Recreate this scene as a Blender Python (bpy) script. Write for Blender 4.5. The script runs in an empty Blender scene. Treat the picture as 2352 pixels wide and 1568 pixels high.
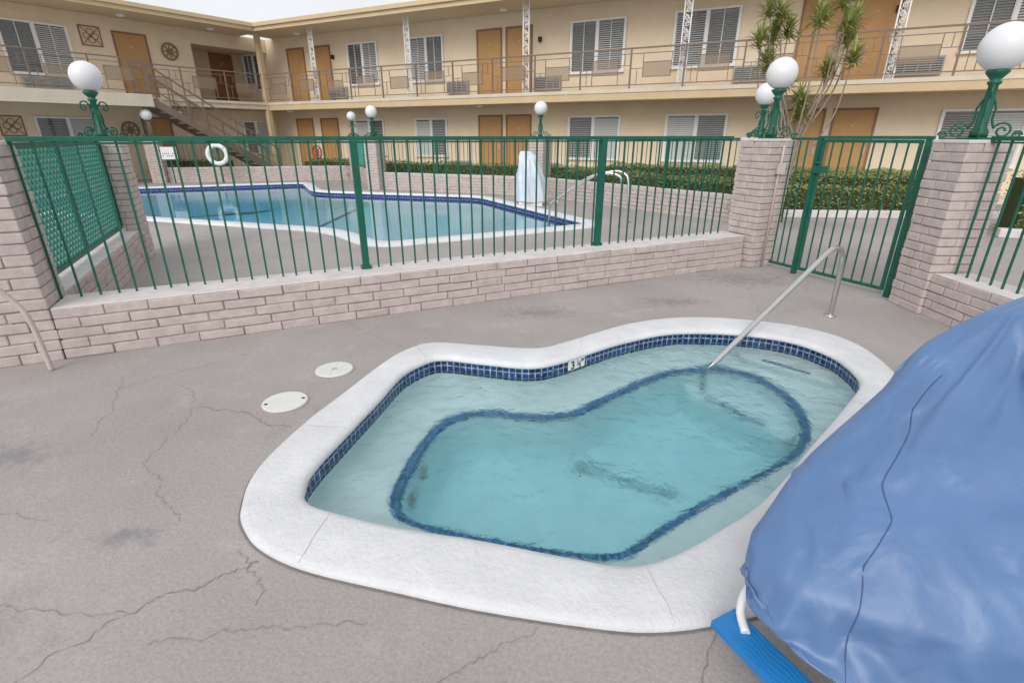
import bpy, bmesh, math, random, time
from mathutils import Vector, Matrix
from mathutils.geometry import tessellate_polygon
random.seed(7)
R=random.random
def U(a,b): return a+(b-a)*random.random()
scene=bpy.context.scene

# ------------------------------------------------------------------ materials
def new_mat(name):
    m=bpy.data.materials.new(name); m.use_nodes=True
    nt=m.node_tree; b=nt.nodes['Principled BSDF']
    return m,nt,b
def N(nt,t,**kw):
    n=nt.nodes.new(t)
    for k,v in kw.items():
        if k in n.inputs: n.inputs[k].default_value=v
        else: setattr(n,k,v)
    return n
def ramp(nt,fac,stops):
    r=nt.nodes.new('ShaderNodeValToRGB')
    el=r.color_ramp.elements
    while len(el)<len(stops): el.new(0.5)
    for e,(p,c) in zip(el,stops):
        e.position=p; e.color=(c[0],c[1],c[2],1)
    nt.links.new(fac,r.inputs[0]); return r
def mul(c,k): return tuple(x*k for x in c)
def mat(name,col,rough=.6,var=.12,scale=3.,bump=0.,bscale=60.,metal=0.,spec=.4,dist=.01):
    m,nt,b=new_mat(name)
    tc=N(nt,'ShaderNodeTexCoord')
    no=N(nt,'ShaderNodeTexNoise',Scale=scale,Detail=6.,Roughness=.65)
    nt.links.new(tc.outputs['Object'],no.inputs['Vector'])
    r=ramp(nt,no.outputs[0],[(.3,mul(col,1-var)),(.7,mul(col,1+var))])
    nt.links.new(r.outputs[0],b.inputs['Base Color'])
    b.inputs['Roughness'].default_value=rough; b.inputs['Metallic'].default_value=metal
    b.inputs['Specular IOR Level'].default_value=spec
    if bump>0:
        n2=N(nt,'ShaderNodeTexNoise',Scale=bscale,Detail=6.,Roughness=.72)
        nt.links.new(tc.outputs['Object'],n2.inputs['Vector'])
        bp=N(nt,'ShaderNodeBump',Strength=bump,Distance=dist)
        nt.links.new(n2.outputs[0],bp.inputs['Height']); nt.links.new(bp.outputs[0],b.inputs['Normal'])
    return m
def concrete():
    m,nt,b=new_mat('painted_concrete'); L=nt.links.new
    tc=N(nt,'ShaderNodeTexCoord')
    n1=N(nt,'ShaderNodeTexNoise',Scale=.55,Detail=7.,Roughness=.62); L(tc.outputs['Object'],n1.inputs['Vector'])
    base=ramp(nt,n1.outputs[0],[(.3,(.335,.300,.288)),(.5,(.388,.352,.339)),(.72,(.445,.410,.397))])
    n2=N(nt,'ShaderNodeTexNoise',Scale=70.,Detail=5.,Roughness=.85); L(tc.outputs['Object'],n2.inputs['Vector'])
    r2=ramp(nt,n2.outputs[0],[(.3,(.74,.74,.74)),(.7,(1.16,1.16,1.16))])
    mx=N(nt,'ShaderNodeMix',data_type='RGBA',blend_type='MULTIPLY'); mx.inputs[0].default_value=1
    L(base.outputs[0],mx.inputs[6]); L(r2.outputs[0],mx.inputs[7])
    n3=N(nt,'ShaderNodeTexNoise',Scale=1.3,Detail=12.,Roughness=.78,Distortion=.4); L(tc.outputs['Object'],n3.inputs['Vector'])
    r3=ramp(nt,n3.outputs[0],[(.55,(0,0,0)),(.74,(.62,.62,.62))])
    acc=r3.outputs[0]
    n6=N(nt,'ShaderNodeTexNoise',Scale=11.,Detail=12.,Roughness=.80,Distortion=.3); L(tc.outputs['Object'],n6.inputs['Vector'])
    for (x,y,rx,ry) in ((.25,4.6,.5,.22),(-2.65,2.25,.3,.16),(-1.6,1.68,.16,.09),(2.7,5.8,.9,.45),(1.6,4.95,.5,.2),(-3.0,1.7,.3,.2)):
        mp=N(nt,'ShaderNodeMapping',vector_type='TEXTURE'); mp.inputs['Location'].default_value=(x,y,0); mp.inputs['Scale'].default_value=(rx,ry,1); L(tc.outputs['Object'],mp.inputs[0])
        ln=N(nt,'ShaderNodeVectorMath',operation='LENGTH'); L(mp.outputs[0],ln.inputs[0])
        s1=N(nt,'ShaderNodeMath',operation='MULTIPLY_ADD'); L(ln.outputs['Value'],s1.inputs[0]); s1.inputs[1].default_value=-.24; L(n6.outputs[0],s1.inputs[2])
        rr=ramp(nt,s1.outputs[0],[(.28,(0,0,0)),(.47,(.75,.75,.75))])
        mm=N(nt,'ShaderNodeMath',operation='MAXIMUM'); L(acc,mm.inputs[0]); L(rr.outputs[0],mm.inputs[1]); acc=mm.outputs[0]
    mx2=N(nt,'ShaderNodeMix',data_type='RGBA',blend_type='MIX')
    L(acc,mx2.inputs[0]); L(mx.outputs[2],mx2.inputs[6]); mx2.inputs[7].default_value=(.225,.215,.225,1)
    n4=N(nt,'ShaderNodeTexNoise',Scale=2.3,Detail=12.,Roughness=.8)
    mp=N(nt,'ShaderNodeMapping'); mp.inputs['Location'].default_value=(7,3,0); L(tc.outputs['Object'],mp.inputs[0]); L(mp.outputs[0],n4.inputs['Vector'])
    r4=ramp(nt,n4.outputs[0],[(.55,(0,0,0)),(.74,(.6,.6,.6))])
    mx3=N(nt,'ShaderNodeMix',data_type='RGBA',blend_type='MIX'); L(r4.outputs[0],mx3.inputs[0]); L(mx2.outputs[2],mx3.inputs[6]); mx3.inputs[7].default_value=(.53,.505,.495,1)
    L(mx3.outputs[2],b.inputs['Base Color'])
    b.inputs['Roughness'].default_value=.72; b.inputs['Specular IOR Level'].default_value=.3
    n5=N(nt,'ShaderNodeTexNoise',Scale=30.,Detail=9.,Roughness=.78); L(tc.outputs['Object'],n5.inputs['Vector'])
    bp=N(nt,'ShaderNodeBump',Strength=.5,Distance=.014); L(n5.outputs[0],bp.inputs['Height'])
    L(bp.outputs[0],b.inputs['Normal'])
    return m
def tile(name,size,c1,c2,grout,mortar=.004):
    m,nt,b=new_mat(name); L=nt.links.new
    uv=N(nt,'ShaderNodeUVMap')
    br=nt.nodes.new('ShaderNodeTexBrick'); br.offset=0; br.squash=1
    br.inputs['Scale'].default_value=1; br.inputs['Brick Width'].default_value=size; br.inputs['Row Height'].default_value=size
    br.inputs['Mortar Size'].default_value=mortar; br.inputs['Mortar Smooth'].default_value=.1; br.inputs['Bias'].default_value=0
    br.inputs['Color1'].default_value=(*c1,1); br.inputs['Color2'].default_value=(*c2,1); br.inputs['Mortar'].default_value=(*grout,1)
    L(uv.outputs[0],br.inputs['Vector'])
    no=N(nt,'ShaderNodeTexNoise',Scale=38.,Detail=4.,Roughness=.7); tc=N(nt,'ShaderNodeTexCoord'); L(tc.outputs['Object'],no.inputs['Vector'])
    r=ramp(nt,no.outputs[0],[(.35,(.3,.3,.3)),(.65,(1.7,1.7,1.7))])
    mx=N(nt,'ShaderNodeMix',data_type='RGBA',blend_type='MULTIPLY'); mx.inputs[0].default_value=1
    L(br.outputs[0],mx.inputs[6]); L(r.outputs[0],mx.inputs[7]); L(mx.outputs[2],b.inputs['Base Color'])
    b.inputs['Roughness'].default_value=.2
    return m
def water(name,vol,dens,bs,bstr,tint,dist,ior=None):
    m=bpy.data.materials.new(name); m.use_nodes=True; nt=m.node_tree; L=nt.links.new
    nt.nodes.remove(nt.nodes['Principled BSDF']); out=nt.nodes['Material Output']
    if ior:
        tr=N(nt,'ShaderNodeBsdfRefraction',IOR=ior,Roughness=0.)
    else: tr=N(nt,'ShaderNodeBsdfTransparent')
    tr.inputs[0].default_value=(*tint,1)
    gl=N(nt,'ShaderNodeBsdfGlossy',Roughness=.04)
    fr=N(nt,'ShaderNodeFresnel',IOR=1.33)
    tc=N(nt,'ShaderNodeTexCoord')
    n1=N(nt,'ShaderNodeTexNoise',Scale=bs,Detail=5.,Roughness=.6,Distortion=1.2); L(tc.outputs['Object'],n1.inputs['Vector'])
    n2=N(nt,'ShaderNodeTexNoise',Scale=bs*.25,Detail=2.,Distortion=.6); L(tc.outputs['Object'],n2.inputs['Vector'])
    ad=N(nt,'ShaderNodeMath',operation='MULTIPLY_ADD'); L(n2.outputs[0],ad.inputs[0]); ad.inputs[1].default_value=2.5; L(n1.outputs[0],ad.inputs[2])
    bp=N(nt,'ShaderNodeBump',Strength=bstr,Distance=dist); L(ad.outputs[0],bp.inputs['Height'])
    L(bp.outputs[0],gl.inputs['Normal']); L(bp.outputs[0],fr.inputs['Normal'])
    if ior: L(bp.outputs[0],tr.inputs['Normal'])
    mx=N(nt,'ShaderNodeMixShader'); L(fr.outputs[0],mx.inputs[0]); L(tr.outputs[0],mx.inputs[1]); L(gl.outputs[0],mx.inputs[2])
    L(mx.outputs[0],out.inputs['Surface'])
    va=N(nt,'ShaderNodeVolumeAbsorption',Density=dens); va.inputs[0].default_value=(*vol,1)
    L(va.outputs[0],out.inputs['Volume'])
    return m
def foliage(name,c1,c2,scale=4.):
    m,nt,b=new_mat(name); L=nt.links.new
    tc=N(nt,'ShaderNodeTexCoord')
    no=N(nt,'ShaderNodeTexNoise',Scale=scale,Detail=8.,Roughness=.8); L(tc.outputs['Object'],no.inputs['Vector'])
    r=ramp(nt,no.outputs[0],[(.35,c1),(.65,c2)]); L(r.outputs[0],b.inputs['Base Color'])
    b.inputs['Roughness'].default_value=.5
    return m
def mesh_panel():
    m=bpy.data.materials.new('expanded_metal'); m.use_nodes=True; nt=m.node_tree
    b=nt.nodes['Principled BSDF']; b.inputs['Base Color'].default_value=(.32,.23,.16,1)
    tr=N(nt,'ShaderNodeBsdfTransparent'); mx=N(nt,'ShaderNodeMixShader'); mx.inputs[0].default_value=.42
    nt.links.new(tr.outputs[0],mx.inputs[1]); nt.links.new(b.outputs[0],mx.inputs[2]); nt.links.new(mx.outputs[0],nt.nodes['Material Output'].inputs[0])
    return m
def fabric(name,c):
    m,nt,b=new_mat(name); L=nt.links.new
    tc=N(nt,'ShaderNodeTexCoord')
    w=N(nt,'ShaderNodeTexNoise',Scale=3.,Detail=6.,Roughness=.6); L(tc.outputs['Object'],w.inputs['Vector'])
    r=ramp(nt,w.outputs[0],[(.3,mul(c,.90)),(.7,mul(c,1.10))]); L(r.outputs[0],b.inputs['Base Color'])
    n2=N(nt,'ShaderNodeTexNoise',Scale=9.,Detail=3.,Roughness=.5,Distortion=.5); L(tc.outputs['Object'],n2.inputs['Vector'])
    n3=N(nt,'ShaderNodeTexNoise',Scale=600.,Detail=2.); L(tc.outputs['Object'],n3.inputs['Vector'])
    b1=N(nt,'ShaderNodeBump',Strength=.3,Distance=.02); L(n2.outputs[0],b1.inputs['Height'])
    b2=N(nt,'ShaderNodeBump',Strength=.15,Distance=.002); L(n3.outputs[0],b2.inputs['Height']); L(b1.outputs[0],b2.inputs['Normal'])
    L(b2.outputs[0],b.inputs['Normal'])
    b.inputs['Roughness'].default_value=.40; b.inputs['Specular IOR Level'].default_value=.65
    b.inputs['Sheen Weight'].default_value=.25; b.inputs['Sheen Roughness'].default_value=.4
    return m
M_conc=concrete()
M_brick=mat('painted_brick',(.51,.435,.41),.7,.16,9.,.6,40.)
M_mortar=mat('painted_mortar',(.38,.32,.30),.85,.15,9.,.4,60.)
M_cap=mat('painted_wall_top',(.64,.59,.58),.7,.12,6.,.4,40.)
M_green=mat('green_enamel',(.008,.105,.068),.35,.2,10.,.1,60.)
M_lattice=mat('green_lattice_plastic',(.06,.33,.26),.55,.1,5.)
M_globe=mat('globe_glass',(.74,.75,.77),.35,.03,2.)
M_coping=mat('white_coping',(.70,.70,.72),.6,.09,4.,.8,38.,dist=.012)
M_tile=tile('blue_tile',.048,(.003,.018,.10),(.008,.06,.20),(.30,.36,.42))
M_trim=tile('trim_tile',.04,(.012,.10,.27),(.03,.18,.36),(.14,.32,.44),.003)
M_mosaic=tile('mosaic',.025,(.10,.17,.2),(.42,.40,.2),(.42,.56,.58),.006)
M_plaster=mat('spa_plaster',(.82,.89,.87),.6,.07,5.)
M_pplaster=mat('pool_plaster',(.80,.90,.93),.6,.05,1.)
M_swater=water('spa_water',(.40,.85,.93),.95,10.,.75,(.99,.995,.995),.024,1.10)
M_pwater=water('pool_water',(.06,.84,.99),.26,2.6,.20,(.98,.995,1.),.012)
M_steel=mat('stainless_steel',(.62,.62,.63),.22,.05,8.,0,60,1.)
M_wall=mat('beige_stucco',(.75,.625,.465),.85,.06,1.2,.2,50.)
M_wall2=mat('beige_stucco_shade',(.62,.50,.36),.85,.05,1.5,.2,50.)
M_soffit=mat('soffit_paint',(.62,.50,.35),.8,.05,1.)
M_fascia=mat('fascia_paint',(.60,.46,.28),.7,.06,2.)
M_slab=mat('slab_edge_paint',(.64,.56,.45),.7,.1,2.)
M_door=mat('tan_door',(.46,.26,.10),.5,.07,3.)
M_doord=mat('brown_door',(.24,.11,.04),.5,.07,3.)
M_frame=mat('brown_trim',(.26,.14,.08),.6,.1,3.)
M_rail=mat('taupe_rail',(.21,.15,.12),.6,.1,3.)
M_white=mat('white_paint',(.78,.78,.77),.5,.04,3.)
M_blind=mat('white_blind',(.60,.61,.60),.6,.05,4.)
M_glass=mat('dark_glass',(.10,.105,.11),.08,.1,2.,spec=.8)
M_ac=mat('ac_metal',(.42,.41,.39),.5,.08,5.)
M_acd=mat('ac_grille',(.07,.07,.07),.5,.1,5.)
M_mesh=mesh_panel()
M_hedge=foliage('hedge_leaves',(.085,.115,.025),(.29,.30,.09))
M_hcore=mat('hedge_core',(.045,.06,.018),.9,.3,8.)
M_leafd=foliage('dracaena_leaves',(.16,.22,.05),(.48,.48,.17),6.)
M_bark=mat('pale_bark',(.30,.25,.20),.8,.25,14.,.6,40.)
M_blue=fabric('blue_vinyl',(.082,.165,.34))
M_blue2=fabric('pale_blue_vinyl',(.58,.64,.72))
M_seam=mat('seam',(.05,.09,.20),.7,.05,5.)
M_bplast=mat('blue_plastic',(.02,.20,.52),.3,.06,8.)
M_lid=mat('lid_plastic',(.66,.66,.64),.5,.05,8.)
M_black=mat('black',(.02,.02,.02),.5,.1,5.)
M_crack=mat('crack_dark',(.235,.208,.198),.9,.2,8.)
M_joint=mat('sealant_joint',(.19,.17,.165),.9,.3,8.)
M_red=mat('red_paint',(.50,.06,.05),.5,.1,5.)
M_iron=mat('brown_iron',(.25,.16,.08),.6,.15,5.)
M_pipe=mat('painted_pipe',(.50,.43,.40),.5,.06,6.)
M_yellow=mat('yellow_paint',(.6,.5,.05),.5,.1,5.)
M_leafb=mat('dry_leaf',(.30,.22,.08),.7,.2,20.)

# ------------------------------------------------------------------ mesh builder
class MB:
    def __init__(s): s.v=[];s.f=[];s.m=[];s.sm=[];s.uv=[]
    def face(s,idx,mi=0,sm=False,uv=None):
        s.f.append(idx);s.m.append(mi);s.sm.append(sm);s.uv.append(uv)
    def boxp(s,P,mi=0):
        n=len(s.v); s.v+=P
        for q in ((0,3,2,1),(4,5,6,7),(0,1,5,4),(1,2,6,5),(2,3,7,6),(3,0,4,7)): s.face([n+i for i in q],mi)
    def box(s,x0,x1,y0,y1,z0,z1,mi=0):
        if x0>x1:x0,x1=x1,x0
        if y0>y1:y0,y1=y1,y0
        s.boxp([(x0,y0,z0),(x1,y0,z0),(x1,y1,z0),(x0,y1,z0),(x0,y0,z1),(x1,y0,z1),(x1,y1,z1),(x0,y1,z1)],mi)
    def beam(s,p,q,w,h,mi=0):
        p=Vector(p);q=Vector(q);d=(q-p).normalized()
        up=Vector((0,0,1)) if abs(d.z)<.95 else Vector((0,1,0))
        a=d.cross(up).normalized()*w/2; b=a.cross(d).normalized()*h/2
        P=[]
        for c in (p,q): P+=[c-a-b,c+a-b,c+a+b,c-a+b]
        s.boxp([tuple(x) for x in P],mi)
    def tube(s,pts,r,seg=8,mi=0,closed=False):
        pts=[Vector(p) for p in pts]; n=len(pts); base=len(s.v)
        rs=r if isinstance(r,(list,tuple)) else [r]*n
        t0=(pts[1]-pts[0]).normalized()
        up=Vector((0,0,1)) if abs(t0.z)<.9 else Vector((1,0,0))
        a=t0.cross(up).normalized()
        for i,p in enumerate(pts):
            if closed: t=(pts[(i+1)%n]-pts[i-1]).normalized()
            else: t=(pts[min(i+1,n-1)]-pts[max(i-1,0)]).normalized()
            a=(a-t*a.dot(t)).normalized(); b=t.cross(a)
            for k in range(seg):
                an=2*math.pi*k/seg
                s.v.append(tuple(p+(a*math.cos(an)+b*math.sin(an))*rs[i]))
        for i in range(n if closed else n-1):
            j=(i+1)%n
            for k in range(seg):
                l=(k+1)%seg
                s.face([base+i*seg+k,base+i*seg+l,base+j*seg+l,base+j*seg+k],mi,True)
        if not closed:
            s.face([base+k for k in range(seg)][::-1],mi); s.face([base+(n-1)*seg+k for k in range(seg)],mi)
    def lathe(s,c,prof,seg=24,mi=0,sm=True):
        base=len(s.v)
        for r,z in prof:
            for k in range(seg):
                a=2*math.pi*k/seg; s.v.append((c[0]+r*math.cos(a),c[1]+r*math.sin(a),c[2]+z))
        for i in range(len(prof)-1):
            for k in range(seg):
                l=(k+1)%seg
                s.face([base+i*seg+k,base+i*seg+l,base+(i+1)*seg+l,base+(i+1)*seg+k],mi,sm)
        s.face([base+k for k in range(seg)][::-1],mi); s.face([base+(len(prof)-1)*seg+k for k in range(seg)],mi)
    def loft(s,loops,mis,uvscale=1.):
        n=len(loops[0]); base=len(s.v)
        arc=[0]
        for i in range(n): arc.append(arc[-1]+(Vector(loops[0][(i+1)%n])-Vector(loops[0][i])).length)
        vv=[0]
        for k in range(len(loops)-1): vv.append(vv[-1]+(Vector(loops[k+1][0])-Vector(loops[k][0])).length)
        for lp in loops: s.v+=[tuple(p) for p in lp]
        for k in range(len(loops)-1):
            mi=mis[k] if isinstance(mis,list) else mis
            for i in range(n):
                j=(i+1)%n
                s.face([base+k*n+i,base+(k+1)*n+i,base+(k+1)*n+j,base+k*n+j],mi,True,
                       [(arc[i],vv[k]),(arc[i],vv[k+1]),(arc[i+1],vv[k+1]),(arc[i+1],vv[k])])
    def obj(s,name,mats,parent=None,loc=(0,0,0),rz=0,bevel=0):
        me=bpy.data.meshes.new(name); me.from_pydata(s.v,[],s.f)
        for m in mats: me.materials.append(m)
        me.polygons.foreach_set('material_index',s.m); me.polygons.foreach_set('use_smooth',s.sm)
        if any(u is not None for u in s.uv):
            l=me.uv_layers.new(name='UVMap')
            for p,u in zip(me.polygons,s.uv):
                if u:
                    for li,c in zip(p.loop_indices,u): l.data[li].uv=c
        me.update()
        o=bpy.data.objects.new(name,me); scene.collection.objects.link(o)
        o.location=loc; o.rotation_euler=(0,0,rz)
        if parent: o.parent=parent
        if bevel:
            bm=o.modifiers.new('bevel','BEVEL'); bm.width=bevel; bm.segments=2; bm.limit_method='ANGLE'
        return o
def empty(name,loc=(0,0,0),rz=0):
    e=bpy.data.objects.new(name,None); scene.collection.objects.link(e); e.location=loc; e.rotation_euler=(0,0,rz); return e
def cat(pts,n=8,closed=True):
    P=[Vector(p) for p in pts]; out=[]; k=len(P)
    rng=range(k) if closed else range(k-1)
    for i in rng:
        if closed: a,b,c,d=P[i-1],P[i],P[(i+1)%k],P[(i+2)%k]
        else: a,b,c,d=P[max(i-1,0)],P[i],P[i+1],P[min(i+2,k-1)]
        for j in range(n):
            t=j/n
            out.append(.5*((2*b)+(c-a)*t+(2*a-5*b+4*c-d)*t*t+(3*b-a-3*c+d)*t**3))
    if not closed: out.append(P[-1])
    return out
def offset(lp,d):
    n=len(lp); out=[]
    for i in range(n):
        t=(lp[(i+1)%n]-lp[i-1]); t=Vector((t.x,t.y)).normalized()
        out.append(Vector((lp[i].x-t.y*d,lp[i].y+t.x*d)))
    return out
def Z(lp,z): return [Vector((p.x,p.y,z)) for p in lp]
def lerp(A,B,t): return [Vector((a.x+(b.x-a.x)*t,a.y+(b.y-a.y)*t)) for a,b in zip(A,B)]
def fill(name,loops,z,mats,parent=None):
    bm=bmesh.new()
    for lp in loops:
        vs=[bm.verts.new((p.x,p.y,0)) for p in lp]
        for i in range(len(vs)): bm.edges.new((vs[i],vs[(i+1)%len(vs)]))
    bmesh.ops.triangle_fill(bm,use_beauty=True,use_dissolve=False,edges=bm.edges[:])
    bmesh.ops.recalc_face_normals(bm,faces=bm.faces[:])
    for f in bm.faces:
        if f.normal.z<0: f.normal_flip()
    for v in bm.verts: v.co.z=z
    me=bpy.data.meshes.new(name); bm.to_mesh(me); bm.free()
    for m in mats: me.materials.append(m)
    o=bpy.data.objects.new(name,me); scene.collection.objects.link(o)
    if parent: o.parent=parent
    return o

# ------------------------------------------------------------------ spa
ctl=[((-1.206,1.84),(-.966,1.961),(-.594,2.14)),((-1.267,2.131),(-.98,2.12),(-.608,2.25)),((-1.195,2.572),(-.90,2.52),(-.567,2.55)),
((-1.095,2.894),(-.835,2.82),(-.51,2.80)),((-.937,3.403),(-.76,3.2),(-.45,2.94)),((-.798,3.676),(-.65,3.40),(-.37,3.017)),
((-.612,3.794),(-.52,3.485),(-.27,3.06)),((-.261,3.739),(-.242,3.42),(-.13,3.07)),((.183,3.676),(.12,3.341),(.159,3.017)),
((.42,3.80),(.36,3.43),(.40,3.06)),((.70,4.01),(.6,3.61),(.60,3.20)),((1.05,4.247),(.9,3.82),(.9,3.45)),((1.45,4.39),(1.32,4.02),(1.25,3.69)),
((1.835,4.40),(1.75,4.03),(1.62,3.77)),((2.216,4.30),(2.05,3.95),(1.80,3.70)),((2.525,4.136),(2.26,3.82),(1.90,3.59)),
((2.70,3.90),(2.38,3.62),(1.96,3.44)),((2.74,3.6),(2.41,3.40),(1.985,3.27)),((2.62,3.1),(2.33,3.08),(1.95,3.0)),((2.28,2.6),(2.03,2.75),(1.76,2.66)),
((1.85,2.13),(1.62,2.35),(1.438,2.42)),((1.4,1.68),(1.156,1.9),(1.05,2.19)),((1.0,1.36),(.838,1.678),(.80,2.02)),((.701,1.262),(.616,1.55),(.62,1.89)),
((.471,1.232),(.44,1.503),(.48,1.81)),((.2555,1.251),(.212,1.55),(.25,1.82)),((-.1155,1.317),(-.135,1.641),(-.1,1.9)),
((-.437,1.397),(-.50,1.718),(-.36,1.97)),((-.79,1.493),(-.76,1.80),(-.5,2.03)),((-1.001,1.593),(-.88,1.845),(-.55,2.06)),((-1.125,1.704),(-.94,1.895),(-.58,2.10))]
O=cat([c[0] for c in ctl],8)[::-1]; I=cat([c[1] for c in ctl],8)[::-1]; B=cat([c[2] for c in ctl],8)[::-1]
spa=empty('spa')
mb=MB()
mb.loft([Z(O,-.06),Z(O,.012),Z(lerp(O,I,.04),.026),Z(lerp(O,I,.12),.031),Z(lerp(O,I,.5),.034),Z(lerp(O,I,.86),.036),Z(lerp(O,I,.96),.028),Z(I,.012),Z(I,-.002),Z(lerp(O,I,.96),-.012),Z(lerp(O,I,.90),-.014)],0)
mb.obj('coping',[M_coping],spa)
W=lerp(O,I,.91)
mb=MB(); mb.loft([Z(W,-.005),Z(W,-.13)],0); mb.obj('tile_band',[M_tile],spa)
area=sum(B[i].x*B[(i+1)%len(B)].y-B[(i+1)%len(B)].x*B[i].y for i in range(len(B)))
sg=1 if area>0 else -1
mb=MB(); mb.loft([Z(offset(O,-.009*sg),.004),Z(offset(O,.004*sg),.004)],0); mb.obj('sealant_joint',[M_joint],spa)
mb=MB()
for i in (22,58,96,128,170,205,232):
    pts=[]
    for k in range(8):
        t=.03+.9*k/7; a=O[i]+(I[i]-O[i])*t; pts.append((a.x+U(-.004,.004),a.y+U(-.004,.004),[.0265,.0325,.0345,.0350,.0355,.0365,.0372,.0345][k]))
    for a,b in zip(pts[:-1],pts[1:]): mb.beam(a,b,.0016,.0012)
mb.obj('coping_joints',[M_pipe],spa)
Fl=offset(B,.06*sg); Fm=offset(B,.03*sg); Fn=offset(B,.11*sg)
mb=MB()
mb.loft([Z(W,-.13),Z(lerp(W,B,.02),-.18),Z(lerp(W,B,.10),-.22),Z(lerp(W,B,.25),-.238),Z(B,-.25),Z(offset(B,.012*sg),-.262),Z(offset(B,.020*sg),-.30),Z(Fm,-.46),Z(Fl,-.60),Z(Fn,-.64)],0)
mb.obj('bowl',[M_plaster],spa)
fill('bowl_floor',[Fn],-.64,[M_plaster],spa)
mb=MB(); mb.loft([Z(offset(B,-.036*sg),-.2445),Z(offset(B,.006*sg),-.245),Z(offset(B,.020*sg),-.262),Z(offset(B,.026*sg),-.275)],0); mb.obj('seat_edge_tile',[M_trim],spa)
def slab_poly(pts,z0,z1,mb,mi=0):
    n=len(mb.v);k=len(pts); mb.v+=[(x,y,z0) for x,y in pts]+[(x,y,z1) for x,y in pts]
    mb.face([n+k+i for i in range(k)],mi)
    for i in range(k):
        j=(i+1)%k; mb.face([n+i,n+j,n+k+j,n+k+i],mi)
mb=MB(); slab_poly([(1.36,3.50),(1.50,3.36),(1.72,3.03),(1.80,2.90),(2.0,3.0),(2.02,3.4),(1.85,3.68),(1.6,3.8),(1.38,3.72)],-.70,-.39,mb)
slab_poly([(1.86,3.86),(2.02,3.70),(2.22,3.50),(2.38,3.36),(2.46,3.5),(2.40,3.66),(2.28,3.84),(2.06,3.98),(1.90,4.0)],-.27,-.155,mb)
mb.obj('steps',[M_plaster],spa,bevel=.03)
def strip(mb,p,q,w,z,mi=0):
    p=Vector(p);q=Vector(q);d=(q-p);l=d.length;d.normalize();nn=Vector((-d.y,d.x))*w/2
    n=len(mb.v)
    mb.v+=[(*(p-nn),z),(*(q-nn),z),(*(q+nn),z),(*(p+nn),z)]
    mb.face([n,n+1,n+2,n+3],mi,False,[(0,0),(l,0),(l,w),(0,w)])
mb=MB(); strip(mb,(1.47,3.46),(1.75,3.07),.04,-.386); strip(mb,(2.02,3.78),(2.27,3.53),.035,-.151); mb.obj('step_tile',[M_trim],spa)
mb=MB(); strip(mb,(.42,2.90),(1.03,2.58),.085,-.636); mb.obj('floor_mosaic',[M_mosaic],spa)
mb=MB()
for (x,y,z) in ((-.545,2.58,-.40),(-.575,2.36,-.43)):
    mb.tube([(x+.012,y+.05*math.cos(a),z+.05*math.sin(a)) for a in [i*math.pi/6 for i in range(12)]],.010,6,0,True)
    mb.tube([(x+.0,y,z),(x+.03,y,z)],.02,10,0)
mb.obj('jets',[M_ac,M_acd],spa)
def water_body(name,lp,z,zb,m,parent):
    if sum(lp[i].x*lp[(i+1)%len(lp)].y-lp[(i+1)%len(lp)].x*lp[i].y for i in range(len(lp)))<0: lp=lp[::-1]
    mbw=MB(); n=len(lp)
    mbw.v+=[(p.x,p.y,z) for p in lp]+[(p.x,p.y,zb) for p in lp]
    for t in tessellate_polygon([[Vector((p.x,p.y,0)) for p in lp]]):
        a,b,c=[lp[i] for i in t]; cr=(b.x-a.x)*(c.y-a.y)-(b.y-a.y)*(c.x-a.x)
        if abs(cr)<1e-9: continue
        t=list(t) if cr>0 else list(t)[::-1]
        mbw.face(t); mbw.face([n+i for i in t][::-1])
    for i in range(n):
        j=(i+1)%n; mbw.face([i,n+i,n+j,j])
    return mbw.obj(name,[m],parent)
water_body('water',lerp(O,I,.87),-.085,-.80,M_swater,spa)
def text(s,size,x,z,parent,m=None,name='letter'):
    c=bpy.data.curves.new(name,'FONT'); c.body=s; c.size=size; c.extrude=.0008
    c.offset=.0016
    c.materials.append(m or M_black); o=bpy.data.objects.new(name,c); scene.collection.objects.link(o)
    o.parent=parent; o.location=(x,-.0075,z); o.rotation_euler=(math.pi/2,0,0); return o
cand=[i for i in range(len(W)) if W[i].y>3.2]
wi=min(cand,key=lambda i:abs(W[i].x-.47))
tg=(W[(wi+2)%len(W)]-W[wi-2]).normalized()
if tg.x<0: tg=-tg
nin=Vector((tg.y,-tg.x))
mp_=W[wi]+nin*.012
mk=empty('depth_marker',(mp_.x,mp_.y,0),math.atan2(tg.y,tg.x)); mk.parent=spa
mb=MB(); mb.box(-.08,.08,-.005,.012,-.084,-.008); mb.obj('plate',[M_white],mk)
text('3',.088,-.070,-.076,mk); text('1',.038,-.006,-.043,mk); text('2',.038,.018,-.078,mk); text('FT',.028,.040,-.038,mk)
mb=MB(); mb.beam((-.004,-.0075,-.060),(.034,-.0075,-.036),.003,.004); mb.obj('slash',[M_black],mk)
mb=MB()
for (x,y) in ((-.22,3.2),(.78,3.52),(.35,2.2)):
    n=len(mb.v); mb.v+=[(x-.012,y,-.083),(x,y-.006,-.082),(x+.014,y,-.083),(x,y+.007,-.080)]; mb.face([n,n+1,n+2,n+3])
mb.obj('floating_leaves',[M_leafb],spa)

mb=MB()
path=cat([(2.95,4.50,0),(2.95,4.50,.30),(2.94,4.50,.52),(2.91,4.485,.60),(2.84,4.45,.645),(2.76,4.40,.64),(2.66,4.335,.585)],6,False)
path+=[Vector((1.597,3.66,-.085)),Vector((1.50,3.60,-.16)),Vector((1.49,3.59,-.4))]
mb.tube(path,.023,14); mb.lathe((2.95,4.50,0),[(.05,0),(.05,.008),(.03,.016)],20)
mb.obj('spa_handrail',[M_steel])

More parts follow.
